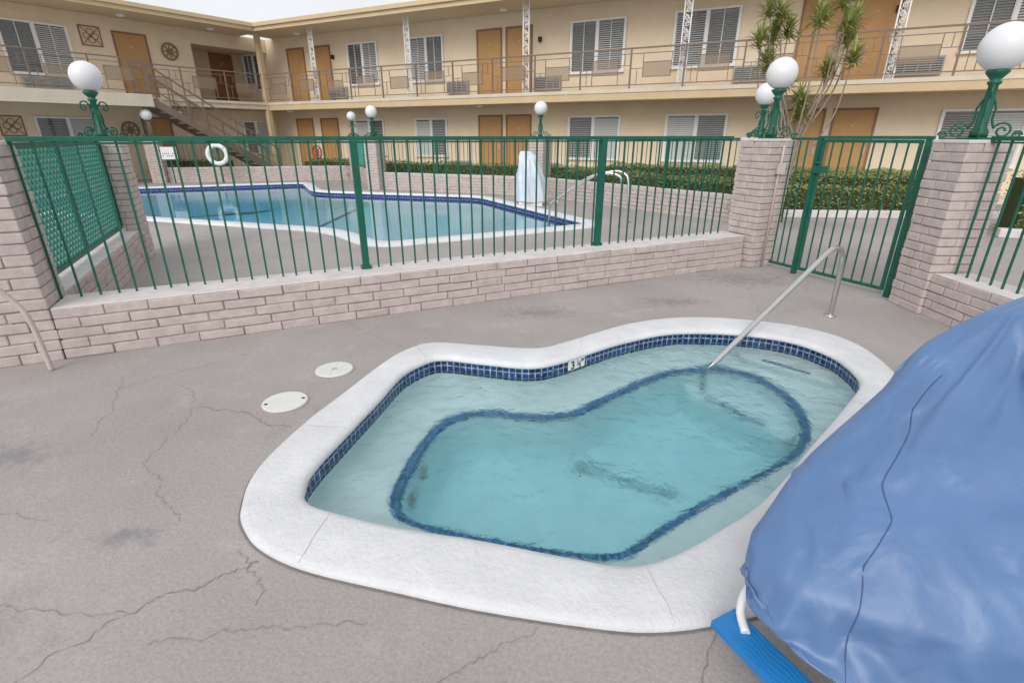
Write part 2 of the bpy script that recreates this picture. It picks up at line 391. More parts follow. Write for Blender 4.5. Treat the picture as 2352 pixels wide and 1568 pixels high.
for (x,y,r,k) in ((-1.268,3.317,.134,0),(-1.423,2.84,.139,1)):
    mb=MB(); mb.lathe((x,y,0),[(r+.006,0),(r+.006,.004),(r,.0045)],40,1,False); mb.lathe((x,y,0),[(r-.004,.0046),(r-.004,.008),(r-.012,.010)],40,0)
    if k==0:
        mb.lathe((x,y,.010),[(.02,0),(.02,.002)],16,2)
        for a in range(8):
            an=a*math.pi/4; mb.beam((x+.04*math.cos(an),y+.04*math.sin(an),.0105),(x+.10*math.cos(an),y+.10*math.sin(an),.0105),.002,.001,2)
    else:
        for dx,dy in ((-.10,-.045),(.10,.04)): mb.box(x+dx-.01,x+dx+.01,y+dy-.008,y+dy+.008,.010,.012,3)
    mb.obj('skimmer_lid',[M_lid,M_mortar,M_ac,M_black])

# ------------------------------------------------------------------ swimming pool
P=[(-2.09,7.5),(1.85,9.6),(-.7,14.6),(-5.7,16.0),(-7.2,19.1),(-13.2,16.6),(-12,11.8),(-3.2,8.9)]
P=[Vector(p) for p in P]
def fillet(P,d):
    out=[];n=len(P)
    for i in range(n):
        a=(P[i-1]-P[i]).normalized()*d; b=(P[(i+1)%n]-P[i]).normalized()*d
        s,e=P[i]+a,P[i]+b
        for j in range(9):
            t=j/8; out.append(s*(1-t)**2+P[i]*2*t*(1-t)+e*t*t)
    return out
PO=fillet(P,.6); PI=offset(PO,.32)
pool=empty('swimming_pool')
mb=MB()
mb.loft([Z(PO,-.05),Z(PO,.02),Z(lerp(PO,PI,.1),.035),Z(lerp(PO,PI,.9),.04),Z(PI,.02),Z(PI,0),Z(lerp(PO,PI,.93),-.012)],0); mb.obj('coping',[M_coping],pool)
PW=lerp(PO,PI,.94)
mb=MB(); mb.loft([Z(PW,0),Z(PW,-.18)],0)
M_ptile=tile('pool_blue_tile',.075,(.004,.012,.12),(.01,.03,.25),(.2,.25,.42),.005); mb.obj('tile_band',[M_ptile],pool)
def pz(x):
    t=min(1,max(0,(-4.5-x)/4.5)); return -.36-.60*t
mb=MB(); mb.loft([Z(PW,-.18),[Vector((p.x,p.y,pz(p.x)-.05)) for p in PW]],0); mb.obj('bowl',[M_pplaster],pool)
mb=MB(); xs=[3,-4.5,-6,-7.5,-9,-15]
for a,b in zip(xs[:-1],xs[1:]):
    n=len(mb.v); mb.v+=[(b,6.5,pz(b)),(a,6.5,pz(a)),(a,20,pz(a)),(b,20,pz(b))]; mb.face([n,n+1,n+2,n+3])
mb.obj('bowl_floor',[M_pplaster],pool)
mb=MB(); strip(mb,(-4.35,9.0),(-4.35,15.6),.12,-.355); mb.obj('floor_line',[M_trim],pool)
water_body('water',lerp(PO,PI,.9),-.080,-1.4,M_pwater,pool)

# ------------------------------------------------------------------ ground sheet with openings
big=[Vector((x,y)) for x,y in ((-150,-150),(150,-150),(150,150),(-150,150))]
fill('ground',[big,lerp(O,I,.15),lerp(PO,PI,.15)],0,[M_conc])
mb=MB()
def crack(p,q,n=40,amp=.03,w=.0028):
    p=Vector(p);q=Vector(q);d=(q-p);nn=Vector((-d.y,d.x)).normalized();off=0;pts=[]
    for i in range(n+1):
        off+=U(-1,1)*amp*.45; off*=.93; pts.append(p+d*i/n+nn*off)
    for i in range(n):
        a,b=pts[i],pts[i+1]; t=(b-a).normalized(); m_=Vector((-t.y,t.x))*w*U(.3,1)/2
        k=len(mb.v); mb.v+=[(*(a-m_),.003),(*(b-m_),.003),(*(b+m_),.003),(*(a+m_),.003)]; mb.face([k,k+1,k+2,k+3])
crack((-1.27,2.55),(-1.95,2.75),w=.005); crack((-1.95,2.75),(-1.9,2.2)); crack((-1.9,2.2),(-1.45,1.75)); crack((-1.95,2.75),(-2.25,3.1)); crack((-2.7,3.2),(-2.35,2.45))
crack((-1.0,1.55),(-1.35,1.3),w=.0045);crack((-1.35,1.3),(-1.6,.9),w=.0035);crack((-1.35,1.3),(-2.2,1.35));crack((-2.9,2.0),(-2.0,1.75));crack((-3.3,2.5),(-2.9,2.0))
crack((.71,1.26),(.56,1.02),12,.02,.004);crack((.1,1.25),(-.4,.95));crack((.2,3.68),(-.1,4.6));crack((1.1,4.26),(.9,5.2));crack((2.3,4.3),(2.6,5.6));crack((-.8,3.68),(-1.5,4.3));crack((0.3,4.4),(2.0,5.0))
crack((-3,6.5),(0,8));crack((-1.4,5.6),(-2.2,7.6));crack((-2.1,1.6),(-2.0,1.1));crack((-2.6,3.0),(-2.0,3.6));crack((-1.1,1.62),(-.9,1.35));crack((-1.2,1.2),(-.5,1.3))
mb.obj('deck_cracks',[M_crack])

# ------------------------------------------------------------------ brick walls and pillars
f_=Vector((.9056,.4242)); nb=Vector((-.4242,.9056)); rf=math.atan2(.4242,.9056)
def brick_wall(name,p0,p1,thick,h,course=.078,bl=.32,bevel=.008,jit=.007):
    p0=Vector(p0);p1=Vector(p1);d=p1-p0;L_=d.length;an=math.atan2(d.y,d.x)
    mb=MB(); nc=max(1,round(h/course)); ch=h/nc
    for c in range(nc):
        x=-bl*(.5 if c%2 else 0)-U(0,.05); z0=c*ch
        while x<L_:
            x1=x+bl*U(.85,1.15); j=U(.005,.012); jz=U(.004,.012); a=max(x,0)+j/2; b=min(x1,L_)-j/2
            if b-a>.03:
                o0=U(-jit,jit);o1=U(-jit,jit); dz=U(-.003,.003)
                mb.boxp([(a,o0,z0+dz),(b,o0+U(-jit,jit)*.6,z0+dz),(b,thick+o1,z0),(a,thick+o1,z0),(a,o0+U(-jit,jit)*.6,z0+ch-jz+dz),(b,o0+U(-jit,jit)*.3,z0+ch-jz-dz),(b,thick+o1,z0+ch-jz),(a,thick+o1,z0+ch-jz)],0)
            x=x1
    mb.box(.012,L_-.012,.012,thick-.012,0,h-.012,1)
    mb.box(.004,L_-.004,.010,thick-.010,h-.010,h+.004,2)
    return mb.obj(name,[M_brick,M_mortar,M_cap],None,(p0.x,p0.y,0),an,bevel)
def pillar(x,y,w,h,rz,name='brick_pillar'):
    mb=MB(); nc=round(h/.078); ch=h/nc; q=w/2
    for c in range(nc):
        z0=c*ch; s=U(-.02,.02)+ (q*.25 if c%2 else -q*.25); j=U(.005,.011)
        for k in (0,1):
            for l in (0,1):
                ys=(-q,-s-j/2) if l==0 else (-s+j/2,q); xs=(-q,s-j/2) if k==0 else (s+j/2,q)
                o=U(-.005,.006); o2=U(-.005,.006)
                mb.box(xs[0]-(o if k==0 else 0),xs[1]+(o if k else 0),ys[0]-(o2 if l==0 else 0),ys[1]+(o2 if l else 0),z0+U(-.002,.002),z0+ch-j,0)
    mb.box(-q+.012,q-.012,-q+.012,q-.012,0,h-.012,1)
    mb.box(-q-.004,q+.004,-q-.004,q+.004,h-.010,h+.02,2)
    return mb.obj(name,[M_brick,M_mortar,M_cap],None,(x,y,0),rz,.008)
WH=.39
pillar(-3.62,3.61,.42,1.5,rf); pillar(-5.19,6.96,.44,1.5,rf); pillar(3.10,6.64,.42,1.5,rf); pillar(4.0,4.76,.40,1.5,0)
brick_wall('brick_wall',(-3.34,3.51),(2.93,6.45),.40,WH)
s0=Vector((-3.62,3.61))+nb*.21; s1=Vector((-5.19,6.96))-nb*.22
brick_wall('brick_wall',s0+f_*.18,s1+f_*.18,.36,WH)
brick_wall('brick_wall',(3.83,4.56),(3.83,1.2),.36,WH)
brick_wall('brick_wall',(-5.4,2.3),(-3.78,3.27),.35,.43)
far=[(-12.5,19.1),(-5.9,20.5),(-4.2,16.7),(.75,14.6),(4.4,9.8)]
for i,(x,y) in enumerate(far): pillar(x,y,.44,1.5,[.2,.2,-.4,-.6,-.97][i])
for i in range(4):
    a=Vector(far[i]);b=Vector(far[i+1]);d=(b-a).normalized()*.23
    brick_wall('brick_wall',a+d,b-d,.22,.5,bevel=.004)

# ------------------------------------------------------------------ green fences
def fence(name,p0,p1,z0,z1,sp=.12,posts=(),pr=.0075,rail=.025):
    p0=Vector(p0);p1=Vector(p1);d=p1-p0;L_=d.length;an=math.atan2(d.y,d.x)
    mb=MB(); n=int(L_/sp); off=(L_-n*sp)/2
    for i in range(n+1):
        x=off+i*sp+U(-.003,.003)
        if any(abs(x-q)<.04 for q in posts): continue
        mb.beam((x+U(-.006,.006),U(-.004,.004),z0),(x,0,z1),pr*2,pr*2)
    mb.beam((0,0,z1),(L_,0,z1),rail*2,rail*1.4)
    mb.beam((0,0,z1-.03),(L_,0,z1-.03),rail*1.2,.014)
    for q in posts:
        mb.beam((q,0,z0),(q,0,z1-.01),.058,.058); mb.box(q-.045,q+.045,-.045,.045,z0+.001,z0+.035)
    return mb.obj(name,[M_green],None,(p0.x,p0.y,0),an,.002 if pr>.007 else 0)
fs=Vector((-3.34,3.51))+nb*.28
fence('metal_fence',fs,fs+f_*6.75,WH,1.53,posts=((Vector((-1.397,4.79))-fs).length,(Vector((.95,5.87))-fs).length))
fence('metal_fence',(3.99,1.2),(3.99,4.56),WH,1.53)
for i in (2,3):
    a=Vector(far[i]);b=Vector(far[i+1]);d=(b-a).normalized();nn=Vector((-d.y,d.x))*.11
    fence('metal_fence',a+d*.22+nn,b-d*.22+nn,.5,1.5,.13,posts=[k*1.9 for k in range(1,int((b-a).length/1.9))],pr=.006)
a=Vector(far[0]);b=Vector(far[1]); fence('metal_fence',a+Vector((.25,.15)),b-Vector((.25,-.08)),.5,1.45,.14,posts=(1.7,3.4,5.1),pr=.005)

def lattice(name,p0,p1,z0,z1,sp=.062,w=.036):
    p0=Vector(p0);p1=Vector(p1);d=p1-p0;L_=d.length;an=math.atan2(d.y,d.x);H=z1-z0
    mb=MB(); s=sp*math.sqrt(2); hw=w*math.sqrt(2)/2
    def clip(poly,lim,keep):
        out=[]
        for i in range(len(poly)):
            a,b=poly[i-1],poly[i]
            ia,ib=keep(a[0]),keep(b[0])
            if ia!=ib:
                t=(lim-a[0])/(b[0]-a[0]); out.append((lim,a[1]+(b[1]-a[1])*t))
            if ib: out.append(b)
        return out
    for sgn in (1,-1):
        c=-H
        while c<L_+H:
            def X(z,o): return (c+o+z) if sgn==1 else (c+o+H-z)
            q=clip([(X(0,-hw),0),(X(0,hw),0),(X(H,hw),H),(X(H,-hw),H)],0,lambda x:x>=0)
            if q: q=clip(q,L_,lambda x:x<=L_)
            if q and len(q)>=3:
                y=.003*sgn; n=len(mb.v);k=len(q)
                mb.v+=[(x,y-.0025,z0+z) for x,z in q]+[(x,y+.0025,z0+z) for x,z in q]
                mb.face([n+i for i in range(k)]); mb.face([n+k+i for i in range(k)][::-1])
                for i in range(k): j=(i+1)%k; mb.face([n+i,n+k+i,n+k+j,n+j])
            c+=s
    for z in (z0,z1): mb.box(0,L_,-.015,.015,z-.02,z+.02,1)
    for x in (0,L_/2,L_): mb.box(x-.018,x+.018,-.022,.0215,z0+.02,z1-.02,1)
    return mb.obj(name,[M_lattice,M_green],None,(p0.x,p0.y,0),an)
lattice('lattice_panel',s0+nb*.02,s1-nb*.02,.45,1.48,.066,.036)
a=Vector(far[1]);b=Vector(far[2]);d=(b-a).normalized()*.25
lattice('lattice_panel',a+d,b-d,.56,1.45,.1,.055)

gd=(Vector((3.885,5.11))-Vector((3.42,6.09))); gl=gd.length; gd.normalize()
gate=empty('metal_gate',(3.42,6.09,0),math.atan2(gd.y,gd.x))
mb=MB()
mb.beam((-.0,0,.0),(0,0,1.53),.05,.05); mb.beam((gl,0,0),(gl,0,1.53),.05,.05); mb.beam((gl-.065,0,.06),(gl-.065,0,1.5),.03,.03)
mb.beam((.045,0,.06),(.045,0,1.5),.035,.035)
for z in (.075,1.50): mb.beam((.03,0,z),(gl-.05,0,z),.032,.032)
k=9
for i in range(1,k): x=.045+(gl-.11)*i/k; mb.beam((x,0,.08),(x,0,1.5),.015,.015)
mb.box(.0,.11,-.045,.045,1.16,1.24); mb.lathe((.055,-.05,1.26),[(.001,0),(.02,.005),(.022,.02),(.001,.03)],12)
mb.obj('leaf',[M_green],gate,bevel=.003)
mb=MB(); x0=-.36
for z in (.075,1.52): mb.beam((x0,0,z),(-.025,0,z),.03,.03)
for i in range(3): mb.beam((x0+.09*i+.03,0,.08),(x0+.09*i+.03,0,1.5),.015,.015)
mb.beam((-.02,0,1.535),(gl+.03,0,1.535),.05,.03)
mb.obj('side_panel',[M_green],gate,bevel=.003)

# ------------------------------------------------------------------ garden lamps
def spiral(cx,cz,r0,r1,turn,start,n=26):
    return [(cx+(r0+(r1-r0)*i/n)*math.cos(start+turn*i/n),(cz+(r0+(r1-r0)*i/n)*math.sin(start+turn*i/n))) for i in range(n+1)]
def lamp(x,y,z=1.52,rz=0,hi=True,gr=.178):
    e=empty('garden_lamp',(x,y,z),rz)
    mb=MB(); sg=14 if hi else 8
    mb.box(-.10,.10,-.10,.10,0,.018)
    mb.lathe((0,0,0),[(.064,.018),(.066,.06),(.044,.10),(.040,.30),(.034,.42),(.05,.435),(.05,.45),(.032,.46),(.055,.485),(.080,.515),(.083,.53),(.07,.535)],sg)
    sp=spiral(.145,.07,.068,.014,-3*math.pi,math.pi*.92)
    up=[(.036,.36),(.085,.42),(.14,.41),(.16,.36),(.13,.32),(.10,.34),(.115,.365)]
    for k in range(4):
        a=k*math.pi/2+math.pi/4; ca,sa=math.cos(a),math.sin(a)
        def T(l): return [(p[0]*ca,p[0]*sa,p[1]) for p in l]
        mb.tube(T(sp),.0095,6)
        if k%2==0: mb.tube(cat(T(up),4,False),.0085,6)
        mb.tube(cat(T([(.036,.32),(.062,.24),(.060,.16),(.085,.09)]),5,False),.0095,6)
        mb.tube(T(spiral(.245,.036,.034,.01,3*math.pi,0)),.0075,6)
    mb.obj('post',[M_green],e)
    mb=MB(); n=20
    mb.lathe((0,0,.70),[(gr*math.sin(max(.02,math.pi*i/n)) if i<n else .004,-gr*math.cos(math.pi*i/n)) for i in range(n+1)],32)
    mb.obj('globe',[M_globe],e)
lamp(-5.17,6.96,rz=.4,gr=.168); lamp(3.12,6.64,rz=.5,gr=.168); lamp(4.02,4.76,rz=.1,gr=.18)
for i,(x,y) in enumerate(far): lamp(x,y,rz=.3*i,hi=False,gr=[.18,.16,.17,.17,.18][i])

mb=MB()
mb.tube(cat([(-3.50,3.20,1.2),(-3.50,3.20,.9),(-3.44,3.22,.72),(-3.36,3.28,.55),(-3.30,3.30,.40),(-3.285,3.31,.15),(-3.28,3.31,0)],5,False),.017,10)
mb.obj('conduit_pipe',[M_pipe])
mb=MB(); ox=Vector((3.10,6.64))-nb*.235-f_*.02
mb.tube([(ox.x,ox.y,0),(ox.x,ox.y,1.15),(ox.x+.01,ox.y,1.2),(ox.x+.01,ox.y,1.45)],.016,10); mb.box(ox.x-.04,ox.x+.05,ox.y-.04,ox.y+.02,1.13,1.25)
mb.obj('conduit_pipe',[M_pipe])

# ------------------------------------------------------------------ hedges
def hedge(pts,w,h,dens=1100,z0=0):
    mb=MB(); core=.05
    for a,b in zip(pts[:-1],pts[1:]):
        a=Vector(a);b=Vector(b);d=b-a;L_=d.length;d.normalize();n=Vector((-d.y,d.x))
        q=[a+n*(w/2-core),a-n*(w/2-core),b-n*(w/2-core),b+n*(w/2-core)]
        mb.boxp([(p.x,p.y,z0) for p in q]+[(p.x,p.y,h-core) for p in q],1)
        for i in range(int(L_*dens*(w+2*h)/2.2)):
            s=U(-.05,L_+.05); k=R()*(w+2*h)
            if k<w: o,z=k-w/2,h
            elif k<w+h: o,z=-w/2,z0+(k-w)*(h-z0)/h
            else: o,z=w/2,z0+(k-w-h)*(h-z0)/h
            wob=.035*math.sin(s*3.1+o*5)+.02*math.sin(s*9.7+z*7)
            if abs(o)>=w/2-1e-6: o+=math.copysign(wob+U(-.05,.02),o)
            else: z+=wob+U(-.05,.03)
            p=Vector((a.x+d.x*s+n.x*o,a.y+d.y*s+n.y*o,z))
            r=U(.018,.036); u=Vector((U(-1,1),U(-1,1),U(-1,1))).normalized(); v=u.orthogonal().normalized()
            k=len(mb.v); mb.v+=[tuple(p-u*r),tuple(p+v*r*.55),tuple(p+u*r),tuple(p-v*r*.55)]; mb.face([k,k+1,k+2,k+3],0)
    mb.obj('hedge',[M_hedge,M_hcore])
def ab(a,b): return (.8944*a+.4472*b,-.4472*a+.8944*b)
hedge([ab(-17,15.9),ab(-4.6,15.9)],.8,.66,700)
hedge([(1.5,14.5),(5.0,9.9)],.7,.72,1000)
hedge([ab(-4.5,15.4),ab(3.0,15.4)],1.1,.78,1000)
hedge([(6.0,11.9),(10.2,11.6)],.9,.76,1100)
hedge([(5.6,11.2),(8.6,10.95)],.6,.56,1100)
hedge([(8.4,8.8),(11,7.6)],.8,.95,900)
hedge([(-13.5,20.3),(-10.8,20.9)],.5,.72,500); hedge([ab(-16.7,16.3),ab(-14.5,16.3)],.5,.66,400)
mb=MB()
def kerb(p,q,w=.16,h=.15): mb.beam((p[0],p[1],h/2),(q[0],q[1],h/2),w,h)
kerb((4.9,10.75),(9.9,10.45)); kerb((9.95,10.45),(11.2,11.2)); kerb((8.0,8.5),(10.9,7.15))
mb.obj('kerb',[M_cap],bevel=.02)

tree=empty('dracaena_tree',(5.9,11.6,0))
heads=[(4.93,3.85),(5.22,3.76),(4.85,3.32),(5.5,3.56),(6.12,3.80),(5.85,3.68),(6.83,3.74),(6.70,3.38),(6.6,3.0),(6.42,2.85),(5.9,2.32),(5.25,3.45),(5.02,2.95),(6.35,4.0),(5.7,2.65),(6.5,3.6),(6.0,2.05)]
mb=MB(); ml=MB()
for i,(x,z) in enumerate(heads):
    hx=x-5.9; hy=U(-.4,.4); top=Vector((hx,hy,z-.05))
    fork=Vector((hx*.25,hy*.3,1.0+.25*(i%4)))
    mid=Vector((hx*.75+U(-.1,.1),hy*.7,(z+fork.z)*.5-.1))
    pts=cat([(U(-.05,.05),U(-.05,.05),0),(hx*.08,0,.6),fork,mid,top],5,False)
    mb.tube(pts,[.030-.018*k/(len(pts)-1) for k in range(len(pts))],7)
    for k in range(150):
        th=U(0,2*math.pi); el=U(-.3,1.5)
        d=Vector((math.cos(th)*math.cos(el),math.sin(th)*math.cos(el),math.sin(el))); L_=U(.22,.44)
        sd=d.cross(Vector((0,0,1))).normalized()*.015
        p0=top+Vector((0,0,U(-.16,.06))); p1=p0+d*L_*.55; p2=p0+d*L_-Vector((0,0,.06*L_+.02*math.cos(el)))
        n=len(ml.v); ml.v+=[tuple(p0-sd*.7),tuple(p0+sd*.7),tuple(p1+sd),tuple(p1-sd),tuple(p2)]
        ml.face([n,n+1,n+2,n+3]); ml.face([n+3,n+2,n+4])
mb.obj('trunks',[M_bark],tree); ml.obj('leaves',[M_leafd],tree)

# ------------------------------------------------------------------ motel building
motel=empty('motel_building')
RW=math.atan2(-.4472,.8944); LW=math.atan2(.8137,.5812); LC=(-10.3,23.8,0)
ST=2.85; SF=5.40
MATS=[M_wall,M_soffit,M_fascia,M_slab,M_door,M_doord,M_frame,M_rail,M_white,M_blind,M_glass,M_ac,M_acd,M_mesh,M_iron,M_wall2,M_black]
(wWALL,wSOF,wFAS,wSLAB,wDOOR,wDOORD,wFRM,wRAIL,wWH,wBL,wGL,wAC,wACD,wMESH,wIR,wW2,wBK)=range(17)
def window(mb,x0,x1,z0,z1,y,up=True):
    f=.055; mb.box(x0,x1,y-.004,y+.0,z0,z1,wGL)
    mb.box(x0,x1,y-.07,y-.005,z1-f,z1,wWH); mb.box(x0-.02,x1+.02,y-.09,y-.005,z0-.02,z0+f,wWH)
    mb.box(x0,x0+f,y-.068,y-.005,z0+f,z1-f,wWH); mb.box(x1-f,x1,y-.068,y-.005,z0+f,z1-f,wWH)
    xm=(x0+x1)/2+U(-.02,.02); mb.box(xm-.035,xm+.035,y-.066,y-.005,z0+f,z1-f,wWH)
    halves=[(x0+f,xm-.035),(xm+.035,x1-f)]; lop=random.choice((0,1))
    for hi,(a,b) in enumerate(halves):
        mb.box(a,a+.022,y-.05,y-.006,z0+f,z1-f,wWH); mb.box(b-.022,b,y-.05,y-.006,z0+f,z1-f,wWH)
        if up: m_=(a+b)/2; mb.box(m_-.014,m_+.014,y-.05,y-.006,z0+f,z1-f,wBL)
        st=.058; n=int((z1-z0-2*f)/st)
        op=(.010 if hi==lop else U(.022,.034)) if up else (.014 if hi==lop else .050)
        for i in range(n):
            z=z0+f+.01+i*st
            mb.boxp([(a+.022,y-.040,z),(b-.022,y-.040,z),(b-.022,y-.034,z+.003),(a+.022,y-.034,z+.003),(a+.022,y-.016,z+op),(b-.022,y-.016,z+op),(b-.022,y-.010,z+op+.003),(a+.022,y-.010,z+op+.003)],wBL)
def door(mb,x0,x1,z0,z1,y,dark=False):
    mb.box(x0-.06,x1+.06,y-.035,y-.003,z1,z1+.06,wFRM); mb.box(x0-.06,x0,y-.035,y-.003,z0,z1,wFRM); mb.box(x1,x1+.06,y-.035,y-.003,z0,z1,wFRM)
    mb.box(x0,x1,y-.018,y-.004,z0,z1,wDOORD if dark else wDOOR)
    mb.box(x1-.10,x1-.05,y-.035,y-.018,z0+.95,z0+1.15,wAC); mb.box(x0+.43,x0+.49,y-.022,y-.018,z1-.42,z1-.37,wAC)
    mb.box(x1+.14,x1+.19,y-.012,y-.003,z0+1.45,z0+1.52,wBL)
def ac(mb,x0,x1,z0,z1,y):
    mb.box(x0,x1,y-.16,y-.003,z0,z1,wAC)
    mb.box(x0+.03,x1-.03,y-.163,y-.160,z0+.03,z1-.03,wACD)
    n=6
    for i in range(n+1):
        z=z0+.04+i*(z1-z0-.1)/n; mb.box(x0+.03,x1-.03,y-.175,y-.163,z,z+.022,wAC)
    for i in (1,2,3): x=x0+(x1-x0)*i/4; mb.box(x-.008,x+.008,y-.178,y-.1752,z0+.03,z1-.03,wAC)
def railing(mb,x0,x1,y,z,sp=1.55):
    n=max(1,round((x1-x0)/sp)); s=(x1-x0)/n
    mb.box(x0,x1,y-.022,y+.022,z+1.03,z+1.07,wRAIL); mb.box(x0,x1,y-.012,y+.012,z+.09,z+.115,wRAIL)
    mb.box(x0,x1,y-.010,y+.010,z+.90,z+.92,wRAIL)
    for i in range(n+1):
        x=x0+i*s; mb.box(x-.021,x+.021,y-.021,y+.0215,z-.15,z+1.03,wRAIL)
        if i<n:
            a=x+s*.24;b=x+s*.76; k=(i%2)
            za,zb=(z+.38,z+.78) if k else (z+.30,z+.68)
            mb.box(a,b,y-.004,y+.004,za,zb,wMESH)
            for zz in (za,zb): mb.box(a,b,y-.011,y+.011,zz-.009,zz+.009,wRAIL)
            for xx in (a,b): mb.box(xx-.009,xx+.009,y-.0115,y+.0115,z+.115 if k else za,zb if k else z+.90,wRAIL)
            mb.box(x,a,y-.009,y+.009,z+.52,z+.537,wRAIL); mb.box(b,x+s,y-.009,y+.009,z+.60,z+.617,wRAIL)
            mb.box(x+s*.12,x+s*.12+.016,y-.0085,y+.0085,z+.115,z+.52,wRAIL); mb.box(x+s*.88,x+s*.88+.016,y-.0085,y+.0085,z+.617,z+.90,wRAIL)
def scrollcol(mb,x,y,z0,z1):
    for dx in (-.10,.10): mb.box(x+dx-.016,x+dx+.016,y-.016,y+.016,z0,z1,wWH)
    z=z0+.08; k=0
    while z<z1-.1:
        sg=1 if k%2 else -1
        pts=[(x+sg*.01+p[0],y,z+p[1]) for p in spiral(0,0,.075,.018,3.2*math.pi*sg,0,16)]
        mb.tube(pts,.011,5,wWH)
        mb.tube([(x-.08*sg,y,z-.07),(x,y,z+.02),(x+.08*sg,y,z+.10)],.010,5,wWH)
        z+=.165;k+=1
def wheel(mb,x,y,z,r,mi,n=8):
    mb.tube([(x+r*math.cos(a),y,z+r*math.sin(a)) for a in [i*math.pi/12 for i in range(24)]],.03,6,mi,True)
    mb.tube([(x+r*.3*math.cos(a),y,z+r*.3*math.sin(a)) for a in [i*math.pi/6 for i in range(12)]],.03,6,mi,True)
    for i in range(n): a=i*2*math.pi/n; mb.beam((x,y,z),(x+r*math.cos(a),y,z+r*math.sin(a)),.028,.03,mi)
def fixture(mb,x,y,z): mb.lathe((x,y,z-.07),[(.10,0),(.13,.03),(.14,.07)],16,wWH)
mb=MB(); F=17.93; E=16.68
mb.box(-22.9,16,F,F+7,0,ST-.28,wWALL); mb.box(-22.9,16,F,F+7,ST,SF-.002,wWALL)
mb.box(-22.9,16,E,F+.5,ST-.27,ST,wSLAB)
mb.box(-20.2,16,E-.05,E,ST-.10,ST-.0,wSLAB); mb.box(-20.2,16,E-.03,E,ST-.30,ST-.101,wFAS)
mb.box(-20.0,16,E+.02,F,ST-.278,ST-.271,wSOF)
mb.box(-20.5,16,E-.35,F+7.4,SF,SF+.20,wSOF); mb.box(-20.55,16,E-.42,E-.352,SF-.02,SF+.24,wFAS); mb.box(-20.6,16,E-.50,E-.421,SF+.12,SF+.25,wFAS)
mb.box(-20,16,E+.15,F-.001,.0,.12,wSLAB)
wins=[(-16.34,-14.80),(-13.26,-11.75),(-6.83,-5.0),(-3.56,-1.72),(3.43,5.2),(7.0,8.8)]
for a,b in wins:
    window(mb,a,b,3.45,4.95,F); window(mb,a+.03,b+.03,.80,2.18,F,False)
window(mb,-22.5,-21.2,3.45,4.9,F)
for a,b in [(-19.65,-18.75),(-18.2,-17.3),(-10.29,-9.4),(-9.14,-8.25),(-.15,.79),(1.08,2.02),(9.3,10.2)]:
    door(mb,a,b,ST,4.92,F); door(mb,a,b,.12,2.2,F)
for a,b in [(-17.45,-16.5) ,(-11.6,-10.7),(-8.05,-7.1),(-1.72,-.78),(2.12,3.2)]:
    ac(mb,a,b,3.0,3.42,F); ac(mb,a,b,.25,.67,F)
for x in (-17.1,-12.53,-7.9,-3.0,1.97,6.9): scrollcol(mb,x,E+.12,ST,SF)
railing(mb,-19.85,14,E+.02,ST)
mb.box(-19.98,-19.80,E-.10,E+.08,0,SF,wFAS)
for x in (-18.4,-9.0,.8): fixture(mb,x,E+.7,SF); fixture(mb,x-1,E+.7,ST-.279)
for x in (-17.1,-7.9,1.97): mb.box(x-.05,x+.05,F-.10,F-.003,4.45,4.6,wBK)
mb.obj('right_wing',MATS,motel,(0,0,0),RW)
mb=MB(); F=1.25
mb.box(-14,1.05,F,F+7,0,ST-.283,wWALL); mb.box(-14,-2.09,F,F+7,ST,SF-.002,wWALL)
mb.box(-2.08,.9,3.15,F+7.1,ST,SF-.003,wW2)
mb.box(-2.085,1.04,F+.01,F+.2,4.9,SF-.004,wWALL); mb.box(-2.08,1.3,F+.21,3.14,4.91,4.95,wSOF)
mb.box(-14,.25,0,3.3,ST-.267,ST-.004,wSLAB); mb.box(-4.9,-.05,-.05,0,ST-.10,ST-.006,wSLAB)
mb.box(-14,.0,-.35,F+7.4,SF+.004,SF+.196,wSOF); mb.box(-14,-.30,-.42,-.352,SF-.016,SF+.236,wFAS); mb.box(-14,-.33,-.50,-.421,SF+.12,SF+.246,wFAS)
window(mb,-7.81,-6.0,3.40,4.93,F); window(mb,-12,-10.2,3.40,4.93,F); window(mb,-7.6,-5.8,.8,2.15,F,False); window(mb,-.6,.6,.8,2.15,F,False); window(mb,-11.5,-9.7,.8,2.15,F,False)
door(mb,-4.66,-3.69,ST,4.92,F); door(mb,-.47,.42,ST,4.9,3.15,True); door(mb,-4.4,-3.5,.1,2.15,F)
ac(mb,-7.6,-6.3,3.0,3.33,F)
for zc,xa in ((4.72,-5.37),(1.85,-8.2)):
    mb.box(xa-.31,xa+.31,F-.03,F-.003,zc-.31,zc+.31,wFRM); mb.box(xa-.27,xa+.27,F-.036,F-.0305,zc-.27,zc+.27,wW2)
    for q in range(4):
        a=q*math.pi/2; mb.tube([(xa+.13*math.cos(a)+.09*math.cos(t),F-.045,zc+.13*math.sin(a)+.09*math.sin(t)) for t in [i*math.pi/6 for i in range(12)]],.012,5,wIR,True)
    mb.beam((xa-.26,F-.045,zc-.26),(xa+.26,F-.045,zc+.26),.02,.02,wIR); mb.beam((xa-.26,F-.045,zc+.26),(xa+.26,F-.045,zc-.26),.02,.02,wIR)
wheel(mb,-2.92,F-.05,4.52,.27,wIR); wheel(mb,-4.9,F-.05,1.75,.27,wIR)
fixture(mb,-4.6,.5,SF+.003); fixture(mb,-1.6,.5,SF+.003)
railing(mb,-4.88,0,.02,ST)
mb.box(-14,-4.88,-1.1,-.001,ST-.24,ST-.005,wSLAB); mb.box(-14,-4.85,-1.16,-1.101,ST-.38,ST-.0,wSLAB); mb.box(-4.879,-4.83,-1.1,-.06,ST-.36,ST-.007,wSLAB)
railing(mb,-14,-4.88,-1.06,ST)
